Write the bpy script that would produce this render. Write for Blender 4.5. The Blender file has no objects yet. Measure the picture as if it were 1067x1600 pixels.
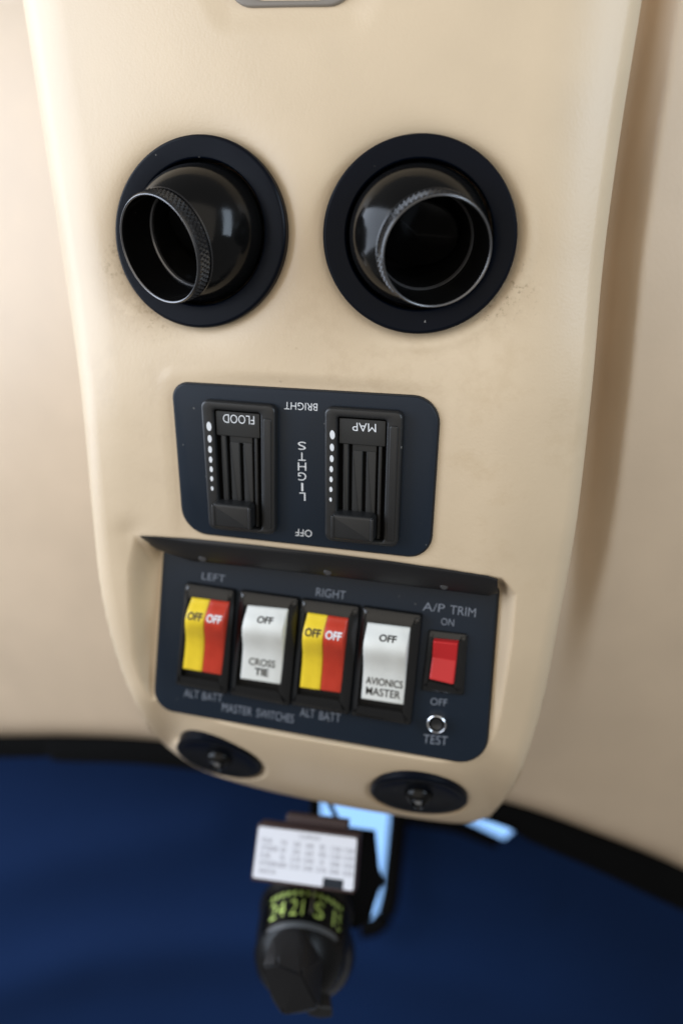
import bpy, bmesh, math, random
import numpy as np
from mathutils import Vector, Matrix
from mathutils.geometry import delaunay_2d_cdt

random.seed(7); np.random.seed(7)
SC = bpy.context.scene
COL = SC.collection

# ------------------------------------------------------------------ camera, world, lamps
F = 1777.8; CX = 533.5; CY = 800.0          # 40 mm lens on a 24x36 frame, in photograph pixels
cam = bpy.data.cameras.new('camera'); camo = bpy.data.objects.new('camera', cam); COL.objects.link(camo)
camo.location = (0, 0, 0); camo.rotation_euler = (math.pi/2, 0, 0)
cam.sensor_fit = 'VERTICAL'; cam.sensor_height = 36; cam.sensor_width = 24; cam.lens = 40
cam.clip_start = 0.01; cam.clip_end = 50
cam.dof.use_dof = True; cam.dof.focus_distance = 0.362; cam.dof.aperture_fstop = 4.2; cam.dof.aperture_blades = 9
SC.camera = camo

W = bpy.data.worlds.new('World'); SC.world = W; W.use_nodes = True
bg = W.node_tree.nodes['Background']; bg.inputs['Color'].default_value = (0.88, 0.86, 0.84, 1); bg.inputs['Strength'].default_value = 0.24

def area(name, loc, target, sx, sy, power, color):
    l = bpy.data.lights.new(name, 'AREA'); l.shape = 'RECTANGLE'; l.size = sx; l.size_y = sy
    l.energy = power; l.color = color
    o = bpy.data.objects.new(name, l); COL.objects.link(o); o.location = loc
    o.rotation_euler = (Vector(target) - Vector(loc)).to_track_quat('-Z', 'Y').to_euler()
    return o
area('side_window_light', (-0.66, 0.27, 0.18), (0, 0.30, 0.06), 0.80, 0.60, 8.3, (0.74, 0.84, 1.0))
area('far_side_window_light', (0.42, 0.00, 0.16), (0, 0.38, 0.08), 0.15, 0.42, 1.7, (0.70, 0.84, 1.0))
area('rear_fill_light', (-0.20, -0.42, 0.06), (0, 0.38, -0.05), 1.5, 1.1, 4.1, (1.0, 0.90, 0.76))  # warm fill added behind the camera for soft frontal light

SC.view_settings.view_transform = 'Standard'; SC.view_settings.look = 'None'
SC.view_settings.exposure = 0.0; SC.view_settings.gamma = 1.0; SC.view_settings.use_curve_mapping = False
SC.cycles.max_bounces = 8; SC.cycles.use_denoising = True

# ------------------------------------------------------------------ helpers: pixels to rays, planes
def ray(u, v): return np.array([(u - CX)/F, 1.0, -(v - CY)/F])
def at(u, v, d): return ray(u, v)*d
def unit(a): a = np.asarray(a, float); return a/np.linalg.norm(a)
def hit(u, v, pl):
    r = ray(u, v); return r*(np.dot(pl[0], pl[1])/np.dot(r, pl[1]))
def shifted(pl, h): return (pl[0] + pl[1]*h, pl[1])
def smooth(x): x = np.clip(x, 0, 1); return x*x*(3 - 2*x)

ZT = 0.09
def surf_y(X, Z):
    """ depth of the padded console face: falls away downwards and to the left, gently crowned """
    t = ZT - Z
    kx = 0.5 + 0.64*smooth((Z - 0.03)/0.05)
    return 0.354 + 0.20*t + 0.75*t*t - 0.25*X + kx*X*X
def base_depth(u, v):
    u = np.asarray(u, float); v = np.asarray(v, float)
    d = np.full(np.broadcast(u, v).shape, 0.37)
    for _ in range(14): d = surf_y((u - CX)/F*d, -(v - CY)/F*d)
    return d
def base_point(u, v, off=0.0): return at(u, v, float(base_depth(u, v)) + off)
def base_normal(p):
    e = 1e-4; X, Z = p[0], p[2]
    fx = (surf_y(X+e, Z) - surf_y(X-e, Z))/(2*e); fz = (surf_y(X, Z+e) - surf_y(X, Z-e))/(2*e)
    return unit([fx, -1, fz])
def fit_plane(pts):
    P = np.array(pts); c = P.mean(0); n = np.linalg.svd(P - c)[2][2]
    if n[1] > 0: n = -n
    return (c, n)

# ------------------------------------------------------------------ helpers: objects
def tag(o, label=None, cat=None, group=None, kind=None):
    if label: o['label'] = label
    if cat: o['category'] = cat
    if group: o['group'] = group
    if kind: o['kind'] = kind
    return o
def empty(name, loc):
    o = bpy.data.objects.new(name, None); COL.objects.link(o); o.location = [float(c) for c in loc]
    o.empty_display_size = 0.01; return o
def mesh_obj(name, verts, faces, mat, parent=None, sharp=35, recalc=True):
    """ world-space vertices; the object's origin sits at its parent's or at its own centre """
    V = np.asarray(verts, float)
    org = np.array(parent['_org']) if parent is not None else V.mean(0)
    me = bpy.data.meshes.new(name)
    me.from_pydata([tuple(p) for p in (V - org)], [], [tuple(int(i) for i in f) for f in faces])
    if recalc:
        bm = bmesh.new(); bm.from_mesh(me); bmesh.ops.recalc_face_normals(bm, faces=bm.faces); bm.to_mesh(me); bm.free()
    me.polygons.foreach_set('use_smooth', [True]*len(me.polygons))
    if sharp is not None: me.set_sharp_from_angle(angle=math.radians(sharp))
    me.materials.append(mat)
    o = bpy.data.objects.new(name, me); COL.objects.link(o)
    if parent is None: o.location = [float(c) for c in org]
    else: o.parent = parent
    o['_org'] = [float(c) for c in org]
    return o
def thing(name, org, label, cat, group=None):
    e = empty(name, org); e['_org'] = [float(c) for c in org]; return tag(e, label, cat, group)

class MB:
    def __init__(s): s.v = []; s.f = []
    def add(s, verts, faces):
        b = len(s.v); s.v += [np.asarray(p, float) for p in verts]; s.f += [[b + i for i in f] for f in faces]; return s
    def build(s, name, mat, parent=None, sharp=35): return mesh_obj(name, s.v, s.f, mat, parent, sharp)

def loft(rings, cap0=True, cap1=True, closed=True):
    n = len(rings[0]); V = [p for r in rings for p in r]; Fc = []
    for k in range(len(rings) - 1):
        for i in range(n if closed else n - 1):
            j = (i + 1) % n
            Fc.append([k*n + i, k*n + j, (k+1)*n + j, (k+1)*n + i])
    if cap0: Fc.append(list(range(n))[::-1])
    if cap1: Fc.append([(len(rings)-1)*n + i for i in range(n)])
    return V, Fc
def axes(n, up=(0, 0, 1)):
    n = unit(n); x = unit(np.cross(up, n)); y = np.cross(n, x); return x, y, n
def lathe(profile, c, n, seg=96, cap0=False, cap1=False):
    x, y, n = axes(n); rings = []
    for r, h in profile:
        rings.append([c + n*h + (x*math.cos(a) + y*math.sin(a))*r for a in np.linspace(0, 2*math.pi, seg, endpoint=False)])
    return loft(rings, cap0, cap1)
def tube(path, r, seg=10, radii=None):
    P = [np.asarray(p, float) for p in path]; rings = []
    for i, p in enumerate(P):
        t = unit(P[min(i+1, len(P)-1)] - P[max(i-1, 0)])
        x, y, _ = axes(t, (0.13, 0.2, 0.97) if abs(t[2]) < 0.9 else (1, 0, 0))
        rr = radii[i] if radii else r
        rings.append([p + (x*math.cos(a) + y*math.sin(a))*rr for a in np.linspace(0, 2*math.pi, seg, endpoint=False)])
    return loft(rings)
def round_poly(pts, r, k=6):
    """ rounds the corners of a 3D polygon; r: one radius or one per corner """
    P = [np.asarray(p, float) for p in pts]; out = []; n = len(P)
    for i in range(n):
        rr = r[i] if hasattr(r, '__len__') else r
        a, b, c = P[i-1], P[i], P[(i+1) % n]
        la, lc = np.linalg.norm(a-b), np.linalg.norm(c-b); q = min(rr, la*0.49, lc*0.49)
        s, e = b + (a-b)/la*q, b + (c-b)/lc*q
        for t in np.linspace(0, 1, k):
            w = 1/math.sqrt(2) if k > 2 else 1
            d = (1-t)**2 + 2*w*t*(1-t) + t*t
            out.append(((1-t)**2*s + 2*w*t*(1-t)*b + t*t*e)/d)
    return out
def inset(loop, n, b):
    P = np.array(loop); T = np.roll(P, -1, 0) - np.roll(P, 1, 0); N = np.cross(n, T)
    N /= np.maximum(np.linalg.norm(N, axis=1, keepdims=True), 1e-9)
    if np.mean(np.sum((P.mean(0) - P)*N, axis=1)) < 0: N = -N
    return [p for p in P + N*b]
def slab(loop, n, h0, h1, bevel=0.0, seg=4):
    """ prism over a flat loop from height h0 to h1 along n with a rounded upper edge """
    L = [np.asarray(p, float) for p in loop]
    rings = [[p + n*h0 for p in L]]
    if bevel > 0:
        for k in range(seg + 1):
            a = math.pi/2*k/seg
            rings.append([p + n*(h1 - bevel + bevel*math.sin(a)) for p in inset(L, n, bevel*(1 - math.cos(a)))])
    else: rings.append([p + n*h1 for p in L])
    return loft(rings)
def frame_ring(outer, inner, n, h0, h1, bevel=0.0005, depth=0.0):
    """ a raised frame: outer wall, rounded top, inner wall going down to depth """
    rings = [[p + n*h0 for p in outer]]
    for k in range(4):
        a = math.pi/2*k/3
        rings.append([p + n*(h1 - bevel + bevel*math.sin(a)) for p in inset(outer, n, bevel*(1-math.cos(a)))])
    for k in range(4):
        a = math.pi/2*(1 - k/3)
        rings.append([p + n*(h1 - bevel + bevel*math.sin(a)) for p in inset(inner, n, -bevel*(1-math.cos(a)))])
    rings.append([p + n*depth for p in inner])
    return loft(rings, False, False)
class Quad:
    """ a panel's own frame: s to the right, t downwards, h out of the plane """
    def __init__(s, pl, px): s.pl = pl; s.q = [hit(u, v, pl) for u, v in px]
    def pt(s, a, b, h=0.0):
        q = s.q
        return (q[0]*(1-a) + q[1]*a)*(1-b) + (q[3]*(1-a) + q[2]*a)*b + s.pl[1]*h
    def rect(s, a0, b0, a1, b1, r=0.0, k=5):
        P = [s.pt(a0, b0), s.pt(a1, b0), s.pt(a1, b1), s.pt(a0, b1)]
        return round_poly(P, r, k) if r else P

_txt = {}
def text_geo(word, bold=0.0):
    """ letter outlines of a word, scaled to a unit box """
    key = (word, bold)
    if key not in _txt:
        cu = bpy.data.curves.new('letters', 'FONT'); cu.body = word; cu.resolution_u = 4; cu.offset = bold
        o = bpy.data.objects.new('letters', cu); COL.objects.link(o)
        me = bpy.data.meshes.new_from_object(o.evaluated_get(bpy.context.evaluated_depsgraph_get()))
        bm = bmesh.new(); bm.from_mesh(me); bmesh.ops.triangulate(bm, faces=bm.faces)
        lo = min(v.co.y for v in bm.verts); hi = max(v.co.y for v in bm.verts)
        for k in range(1, 6):
            bmesh.ops.bisect_plane(bm, geom=bm.verts[:] + bm.edges[:] + bm.faces[:], plane_co=(0, lo + (hi-lo)*k/6, 0), plane_no=(0, 1, 0))
        bm.verts.index_update()
        V = np.array([v.co[:2] for v in bm.verts]); Fc = [[v.index for v in f.verts] for f in bm.faces]; bm.free()
        V = (V - V.min(0))/(V.max(0) - V.min(0))
        bpy.data.objects.remove(o); bpy.data.curves.remove(cu); bpy.data.meshes.remove(me)
        _txt[key] = (V, Fc)
    return _txt[key]
def word_px(mb, word, L, R, up, place):
    """ L, R: the two ends of the baseline, up: the height vector (photograph pixels); place maps a pixel to a point """
    V, Fc = text_geo(word, -0.004); L = np.array(L, float); R = np.array(R, float); up = np.array(up, float)
    mb.add([place(*(L + (R - L)*x + up*y)) for x, y in V], Fc)

# ------------------------------------------------------------------ materials
def mat(name, color, rough=0.5, metal=0.0, spec=0.5, bump=0.0, bscale=800.0, vary=0.0, vscale=60.0, coat=0.0, rvary=0.0, dust=0.0):
    m = bpy.data.materials.new(name); m.use_nodes = True; nt = m.node_tree; b = nt.nodes['Principled BSDF']
    b.inputs['Base Color'].default_value = (*color, 1); b.inputs['Roughness'].default_value = rough
    b.inputs['Metallic'].default_value = metal; b.inputs['Specular IOR Level'].default_value = spec
    b.inputs['Coat Weight'].default_value = coat
    tc = nt.nodes.new('ShaderNodeTexCoord')
    if vary or rvary:
        nz = nt.nodes.new('ShaderNodeTexNoise'); nz.inputs['Scale'].default_value = vscale; nz.inputs['Detail'].default_value = 6
        nt.links.new(tc.outputs['Object'], nz.inputs['Vector'])
    if vary:
        rp = nt.nodes.new('ShaderNodeValToRGB'); rp.color_ramp.elements[0].position = 0.3; rp.color_ramp.elements[1].position = 0.7
        rp.color_ramp.elements[0].color = (*[c*(1-vary) for c in color], 1); rp.color_ramp.elements[1].color = (*[min(1, c*(1+vary)) for c in color], 1)
        nt.links.new(nz.outputs['Fac'], rp.inputs['Fac']); nt.links.new(rp.outputs['Color'], b.inputs['Base Color'])
    if rvary:
        mr = nt.nodes.new('ShaderNodeMapRange'); mr.inputs['To Min'].default_value = rough - rvary; mr.inputs['To Max'].default_value = rough + rvary
        mr.inputs['From Min'].default_value = 0.3; mr.inputs['From Max'].default_value = 0.7
        nt.links.new(nz.outputs['Fac'], mr.inputs['Value']); nt.links.new(mr.outputs['Result'], b.inputs['Roughness'])
    if dust:
        vz = nt.nodes.new('ShaderNodeTexNoise'); vz.inputs['Scale'].default_value = 620; vz.inputs['Detail'].default_value = 1
        nt.links.new(tc.outputs['Object'], vz.inputs['Vector'])
        m3 = nt.nodes.new('ShaderNodeMapRange'); m3.inputs['From Min'].default_value = dust; m3.inputs['From Max'].default_value = dust + 0.05
        nt.links.new(vz.outputs['Fac'], m3.inputs['Value'])
        m4 = nt.nodes.new('ShaderNodeMix'); m4.data_type = 'RGBA'; m4.inputs['A'].default_value = (*color, 1); m4.inputs['B'].default_value = (0.32, 0.31, 0.29, 1)
        nt.links.new(m3.outputs['Result'], m4.inputs['Factor']); nt.links.new(m4.outputs['Result'], b.inputs['Base Color'])
    if bump:
        bn = nt.nodes.new('ShaderNodeTexNoise'); bn.inputs['Scale'].default_value = bscale; bn.inputs['Detail'].default_value = 3
        nt.links.new(tc.outputs['Object'], bn.inputs['Vector'])
        bp = nt.nodes.new('ShaderNodeBump'); bp.inputs['Strength'].default_value = bump; bp.inputs['Distance'].default_value = 0.0004
        nt.links.new(bn.outputs['Fac'], bp.inputs['Height']); nt.links.new(bp.outputs['Normal'], b.inputs['Normal'])
    return m

def leather(name, color, stains=(), grain=1250.0, strength=0.19, org=(0, 0, 0)):
    m = bpy.data.materials.new(name); m.use_nodes = True; nt = m.node_tree; N = nt.nodes; Lk = nt.links
    b = N['Principled BSDF']; b.inputs['Roughness'].default_value = 0.40; b.inputs['Specular IOR Level'].default_value = 0.55
    tc = N.new('ShaderNodeTexCoord')
    nz = N.new('ShaderNodeTexNoise'); nz.inputs['Scale'].default_value = 28; nz.inputs['Detail'].default_value = 5
    Lk.new(tc.outputs['Object'], nz.inputs['Vector'])
    rp = N.new('ShaderNodeValToRGB'); e = rp.color_ramp.elements
    e[0].position = 0.3; e[0].color = (*[c*0.95 for c in color], 1); e[1].position = 0.72; e[1].color = (*[c*1.04 for c in color], 1)
    Lk.new(nz.outputs['Fac'], rp.inputs['Fac']); out = rp.outputs['Color']
    for p, rad, col, thr, sc, *am in stains:
        ds = N.new('ShaderNodeVectorMath'); ds.operation = 'DISTANCE'; ds.inputs[1].default_value = [float(a) - float(c) for a, c in zip(p, org)]
        Lk.new(tc.outputs['Object'], ds.inputs[0])
        mr = N.new('ShaderNodeMapRange'); mr.inputs['From Min'].default_value = rad; mr.inputs['From Max'].default_value = rad*0.3
        Lk.new(ds.outputs['Value'], mr.inputs['Value'])
        sn = N.new('ShaderNodeTexNoise'); sn.inputs['Scale'].default_value = sc; sn.inputs['Detail'].default_value = 8; sn.inputs['Roughness'].default_value = 0.7
        Lk.new(tc.outputs['Object'], sn.inputs['Vector'])
        m2 = N.new('ShaderNodeMapRange'); m2.inputs['From Min'].default_value = thr; m2.inputs['From Max'].default_value = thr + 0.12
        Lk.new(sn.outputs['Fac'], m2.inputs['Value'])
        mu = N.new('ShaderNodeMath'); mu.operation = 'MULTIPLY'; Lk.new(mr.outputs['Result'], mu.inputs[0]); Lk.new(m2.outputs['Result'], mu.inputs[1]); m2.inputs['To Max'].default_value = am[0] if am else 0.6
        mx = N.new('ShaderNodeMix'); mx.data_type = 'RGBA'; Lk.new(mu.outputs[0], mx.inputs['Factor']); Lk.new(out, mx.inputs['A'])
        mx.inputs['B'].default_value = (*col, 1); out = mx.outputs['Result']
    Lk.new(out, b.inputs['Base Color'])
    vo = N.new('ShaderNodeTexVoronoi'); vo.inputs['Scale'].default_value = grain; vo.feature = 'SMOOTH_F1'
    Lk.new(tc.outputs['Object'], vo.inputs['Vector'])
    n2 = N.new('ShaderNodeTexNoise'); n2.inputs['Scale'].default_value = grain*0.45; n2.inputs['Detail'].default_value = 4
    Lk.new(tc.outputs['Object'], n2.inputs['Vector'])
    ad = N.new('ShaderNodeMath'); ad.operation = 'ADD'; Lk.new(vo.outputs['Distance'], ad.inputs[0]); Lk.new(n2.outputs['Fac'], ad.inputs[1])
    bp = N.new('ShaderNodeBump'); bp.inputs['Strength'].default_value = strength; bp.inputs['Distance'].default_value = 0.00022
    Lk.new(ad.outputs[0], bp.inputs['Height']); Lk.new(bp.outputs['Normal'], b.inputs['Normal'])
    r2 = N.new('ShaderNodeMapRange'); r2.inputs['To Min'].default_value = 0.34; r2.inputs['To Max'].default_value = 0.48
    Lk.new(nz.outputs['Fac'], r2.inputs['Value']); Lk.new(r2.outputs['Result'], b.inputs['Roughness'])
    return m

TAN = (0.67, 0.530, 0.360)
M_flange = mat('satin_black_anodised', (0.0014, 0.0030, 0.0072), 0.32, spec=0.11, dust=0.80, rvary=0.05, vscale=90, bump=0.06, bscale=2500)
M_ball = mat('glossy_black_plastic', (0.004, 0.004, 0.004), 0.16, spec=0.24, dust=0.81, rvary=0.06, vscale=70, bump=0.03, bscale=1200)
M_nozzle = mat('black_nozzle', (0.014, 0.014, 0.015), 0.27, spec=0.6)
M_edge = mat('worn_rim_metal', (0.16, 0.16, 0.165), 0.30, metal=0.8)
M_navy = mat('navy_panel_paint', (0.0060, 0.0130, 0.0240), 0.38, spec=0.36, dust=0.80, rvary=0.05, vscale=45, bump=0.08, bscale=2200)
M_blackp = mat('black_panel_edge', (0.006, 0.006, 0.007), 0.5)
M_bezel = mat('black_moulded_plastic', (0.012, 0.0125, 0.013), 0.38, spec=0.5, dust=0.80, bump=0.12, bscale=2600)
M_bezel2 = mat('black_switch_bezel', (0.006, 0.0062, 0.0065), 0.24, spec=0.6, bump=0.08, bscale=2600)
M_track = mat('dark_slider_track', (0.014, 0.014, 0.013), 0.55, bump=0.05, bscale=1500)
M_void = mat('dark_void', (0.002, 0.002, 0.002), 0.8, spec=0.1)
M_print = mat('white_print', (0.74, 0.76, 0.78), 0.6)
M_print2 = mat('grey_print', (0.20, 0.225, 0.27), 0.6)
M_printk = mat('black_print', (0.010, 0.010, 0.010), 0.5)
M_yellow = mat('yellow_rocker_plastic', (0.86, 0.62, 0.030), 0.32, vary=0.07, vscale=170, rvary=0.06, bump=0.05, bscale=1500)
M_red = mat('red_rocker_plastic', (0.52, 0.040, 0.018), 0.34, vary=0.09, vscale=170, rvary=0.06, bump=0.05, bscale=1500)
M_red2 = mat('crimson_rocker_plastic', (0.55, 0.018, 0.020), 0.35)
M_white = mat('white_rocker_plastic', (0.74, 0.75, 0.71), 0.36, vary=0.05, vscale=150, rvary=0.06, bump=0.05, bscale=1500)
M_chrome = mat('chrome', (0.60, 0.61, 0.63), 0.22, metal=1.0)
M_brow = mat('glossy_dark_brow', (0.008, 0.008, 0.009), 0.42, spec=0.45)
M_card = mat('compass_card_paper', (0.78, 0.80, 0.86), 0.5)
M_brown = mat('brown_card_holder', (0.045, 0.024, 0.024), 0.4)
M_lume = mat('luminous_numeral', (0.74, 0.95, 0.22), 0.6)
M_cover = mat('navy_cover_fabric', (0.0046, 0.0205, 0.078), 0.85, spec=0.15, vary=0.12, vscale=6, bump=0.15, bscale=700)
M_trim = mat('black_rubber_trim', (0.0025, 0.0025, 0.0025), 0.8, spec=0.08)
M_grey = mat('grey_fixture_rim', (0.22, 0.192, 0.160), 0.5)

# ------------------------------------------------------------------ the console's measures
def polyline_dist(U, V, pts):
    P = np.array(pts, float); D = np.full(U.shape, 1e9)
    for a, b in zip(P[:-1], P[1:]):
        ab = b - a; t = np.clip(((U - a[0])*ab[0] + (V - a[1])*ab[1])/max(ab @ ab, 1e-9), 0, 1)
        D = np.minimum(D, np.hypot(U - a[0] - t*ab[0], V - a[1] - t*ab[1]))
    return D
def inside(U, V, pts):
    P = np.array(pts, float); r = np.zeros(U.shape, bool)
    for a, b in zip(P, np.roll(P, -1, 0)):
        if a[1] == b[1]: continue
        c = ((a[1] > V) != (b[1] > V)) & (U < (b[0]-a[0])*(V-a[1])/(b[1]-a[1]) + a[0]); r ^= c
    return r
def resample(pts, n, warp=None):
    """ a smooth curve through pts, n samples by arc length """
    P = np.array(pts, float); Q = np.vstack([2*P[0]-P[1], P, 2*P[-1]-P[-2]]); out = []
    for i in range(1, len(Q)-2):
        for t in np.linspace(0, 1, 24, endpoint=False):
            a, b, c, d = Q[i-1], Q[i], Q[i+1], Q[i+2]
            out.append(0.5*((2*b) + (c-a)*t + (2*a-5*b+4*c-d)*t*t + (3*b-a-3*c+d)*t**3))
    out.append(P[-1]); out = np.array(out)
    s = np.r_[0, np.cumsum(np.hypot(*np.diff(out, axis=0).T))]; s /= s[-1]
    w = np.linspace(0, 1, n) if warp is None else warp
    return np.c_[np.interp(w, s, out[:, 0]), np.interp(w, s, out[:, 1])]

OUT_L = [(20, -90), (36, 0), (67, 200), (98, 400), (126, 600), (145, 800), (158, 920), (178, 1010), (205, 1085), (234, 1138), (262, 1168)]
OUT_B = [(262, 1168), (300, 1195), (350, 1216), (430, 1238), (520, 1257), (600, 1271), (680, 1283), (730, 1286), (765, 1276)]
OUT_R = [(1013, -90), (1002, 0), (970, 200), (943, 400), (925, 600), (905, 780), (893, 860), (873, 965), (849, 1090), (818, 1195), (795, 1240), (765, 1276)]
LP_PX = [(271, 598), (687, 622), (671, 871), (289, 829)]            # lights panel
SP_PX = [(258, 862), (778, 918), (757, 1196), (242, 1105)]          # switch panel
POCKET = [(208, 835), (300, 841), (520, 864), (690, 887), (784, 904), (808, 928), (803, 1000), (786, 1110), (768, 1190), (740, 1203),
          (640, 1184), (440, 1150), (262, 1117), (238, 1102), (218, 1070), (204, 1030), (198, 960), (196, 890)]

lp_plane = fit_plane([base_point(u, v, -0.0002) for u, v in LP_PX])
sp_plane = fit_plane([base_point(u, v, o) for (u, v), o in zip(SP_PX, (0.013, 0.012, 0.001, 0.001))])

VENTS = []                                                           # flange centre px, rim centre px, radii px
for uc, vc, rf, ro, ub, vb in ((311, 363.5, 147, 111.5, 247, 390), (654, 367.5, 152.5, 115, 684, 394)):
    c = base_point(uc, vc, 0.0004); n = base_normal(c); k = c[1]/F
    VENTS.append(dict(c=c, n=n, rf=rf*k, ro=ro*k, rim=(ub, vb), px=(uc, vc)))

CUR_L, CUR_B, CUR_R = resample(OUT_L, 46), resample(OUT_B, 36), resample(OUT_R, 46)
SPOTS = []
def depth_field(U, V):
    """ depth of the console's leather: base face, rounded edges, the seats pressed in for vents and panels, the switch pocket """
    d = base_depth(U, V)
    dl_ = polyline_dist(U, V, CUR_L); dr = polyline_dist(U, V, CUR_R); db = polyline_dist(U, V, CUR_B); dall = np.minimum(np.minimum(dl_, dr), db)
    t = np.clip(64.0 - dl_, 0, None); d = d + d/F*0.5*0.011*t*t*smooth((900 - V)/500)
    px = d/F
    t = np.clip(1 - dall/22.0, 0, 1); d = d + px*22.0*(1 - np.sqrt(1 - t*t))
    t = np.clip(150.0 - dr, 0, None); d = d + px*0.5*0.0036*t*t
    t = np.clip(112.0 - db, 0, None); d = d + px*0.5*0.0185*t*t
    R = np.stack([(U - CX)/F, np.ones_like(U), -(V - CY)/F], -1)
    for w in VENTS:                                                  # leather pulled down round each vent
        dp = (w['c'] @ w['n'])/(R @ w['n'])
        P = R*d[..., None] - w['c']; r = np.sqrt(np.maximum((P*P).sum(-1) - (P @ w['n'])**2, 0))
        m = np.exp(-np.maximum(r - w['rf']*0.99, 0)/0.0058)
        lip = (0.0007*np.exp(-((r - w['rf'] - 0.0035)/0.0022)**2))*smooth((P[..., 0] - P[..., 2] - 0.012)/0.02)*(w['px'][0] > 500)
        d = d*(1-m) + (dp + 0.0034)*m - lip
        d = np.where(r < w['ro']*1.08, d + 0.034*smooth((w['ro']*1.08 - r)/0.0015), d)
    dp = (lp_plane[0] @ lp_plane[1])/(R @ lp_plane[1]) + 0.0004       # flat seat of the lights panel
    ds = polyline_dist(U, V, LP_PX + LP_PX[:1]); ds = np.where(inside(U, V, LP_PX), 0, ds)
    m = 1 - smooth((ds - 2)/26.0); d = d*(1-m) + dp*m
    dp = (sp_plane[0] @ sp_plane[1])/(R @ sp_plane[1]) + 0.0006       # pocket of the switch panel
    do = polyline_dist(U, V, POCKET + POCKET[:1]); do = np.where(inside(U, V, POCKET), do, 0)
    big = [(255, 858), (782, 914), (761, 1198), (239, 1107)]
    di = polyline_dist(U, V, big + big[:1]); di = np.where(inside(U, V, big), 0, di)
    m = smooth(do/(do + di + 1e-6)); d = d*(1-m) + np.maximum(dp, d)*m
    dl = polyline_dist(U, V, [(205, 835), (222, 900), (230, 1000), (236, 1060)])   # soft hollow left of the pocket
    d = d + 0.0016*np.exp(-(dl/22.0)**2)
    for c_, n_, r_ in SPOTS:                                         # flat seats of the spot lights
        dp = (c_ @ n_)/(R @ n_); Q_ = R*dp[..., None] - c_; r = np.sqrt((Q_*Q_).sum(-1))
        m = 1 - smooth((r - r_*0.95)/0.0035); d = d*(1-m) + (dp + 0.0062)*m
    slot = [(352, -120), (556, -120), (556, -10), (545, 12), (365, 14), (352, -10)]
    dsl = polyline_dist(U, V, slot + slot[:1]); dsl = np.where(inside(U, V, slot), 0, dsl)
    m = 1 - smooth(dsl/48.0); d = d + 0.0012*m
    return d

def seat(u, v):
    def p(a, b):
        return at(a, b, float(depth_field(np.array([[a]], float), np.array([[b]], float))[0, 0]))
    a, b, c_, d_ = p(u-10, v), p(u+10, v), p(u, v-10), p(u, v+10)
    n = unit(np.cross(b - a, c_ - d_)); n = n if n[1] < 0 else -n
    return p(u, v), n
for u, v, rpx in ((343, 1184, 69), (654, 1242, 76)):
    c_, n_ = seat(u, v); n_ = unit(n_ + np.array([0.10 if u < 500 else 0.0, 0.0, -0.10])); SPOTS.append((c_ + n_*0.0004, n_, rpx*c_[1]/F))

NU, NV = 440, 560
def warp(n, k): s = np.linspace(0, 1, n); return s - k*np.sin(2*np.pi*s)/(2*np.pi)
wu = warp(NU, 0.86); sv = np.linspace(0, 1, NV); wv = 1 - (1 - sv)**1.0; wv = wv + 0.42*np.sin(np.pi*wv)*wv*0.35
wv = np.clip(wv/wv[-1], 0, 1)
wv = np.interp(np.linspace(0, 1, NV), np.linspace(0, 1, 7), [0, 0.18, 0.36, 0.54, 0.72, 0.90, 1.0])
top = np.c_[20 + wu*(1013-20), np.full(NU, -90.0)]
bot = resample(OUT_B, NU, wu); lef = resample(OUT_L, NV, wv); rig = resample(OUT_R, NV, wv)
s = wu[None, :, None]; t = wv[:, None, None]
G = ((1-t)*top[None] + t*bot[None] + (1-s)*lef[:, None] + s*rig[:, None]
     - ((1-s)*(1-t)*top[0] + s*(1-t)*top[-1] + (1-s)*t*bot[0] + s*t*bot[-1]))
Ug, Vg = G[..., 0], G[..., 1]
Dg = depth_field(Ug, Vg)
P = np.stack([(Ug - CX)/F*Dg, Dg, -(Vg - CY)/F*Dg], -1).reshape(-1, 3)
idx = np.arange(NU*NV).reshape(NV, NU)
faces = np.stack([idx[:-1, :-1], idx[1:, :-1], idx[1:, 1:], idx[:-1, 1:]], -1).reshape(-1, 4)
border = np.r_[idx[:, 0], idx[-1, 1:], idx[::-1, -1][1:]]            # left side, nose, right side
rings = [border]; PV = [P]; cen = P.mean(0)
for k, (back, pull) in enumerate(((0.004, 0.0002), (0.015, 0.001), (0.055, 0.005))):
    Q = P[border].copy(); Q[:, 1] += back; Q[:, 0] += np.sign(cen[0] - Q[:, 0])*pull
    st = sum(len(a) for a in PV); PV.append(Q); rings.append(np.arange(st, st + len(Q)))
side = [np.stack([a[:-1], b[:-1], b[1:], a[1:]], -1) for a, b in zip(rings[:-1], rings[1:])]
allv = np.vstack(PV); allf = np.vstack([faces] + side)
org = P.mean(0)
def S(u, v): return base_point(u, v)
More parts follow.
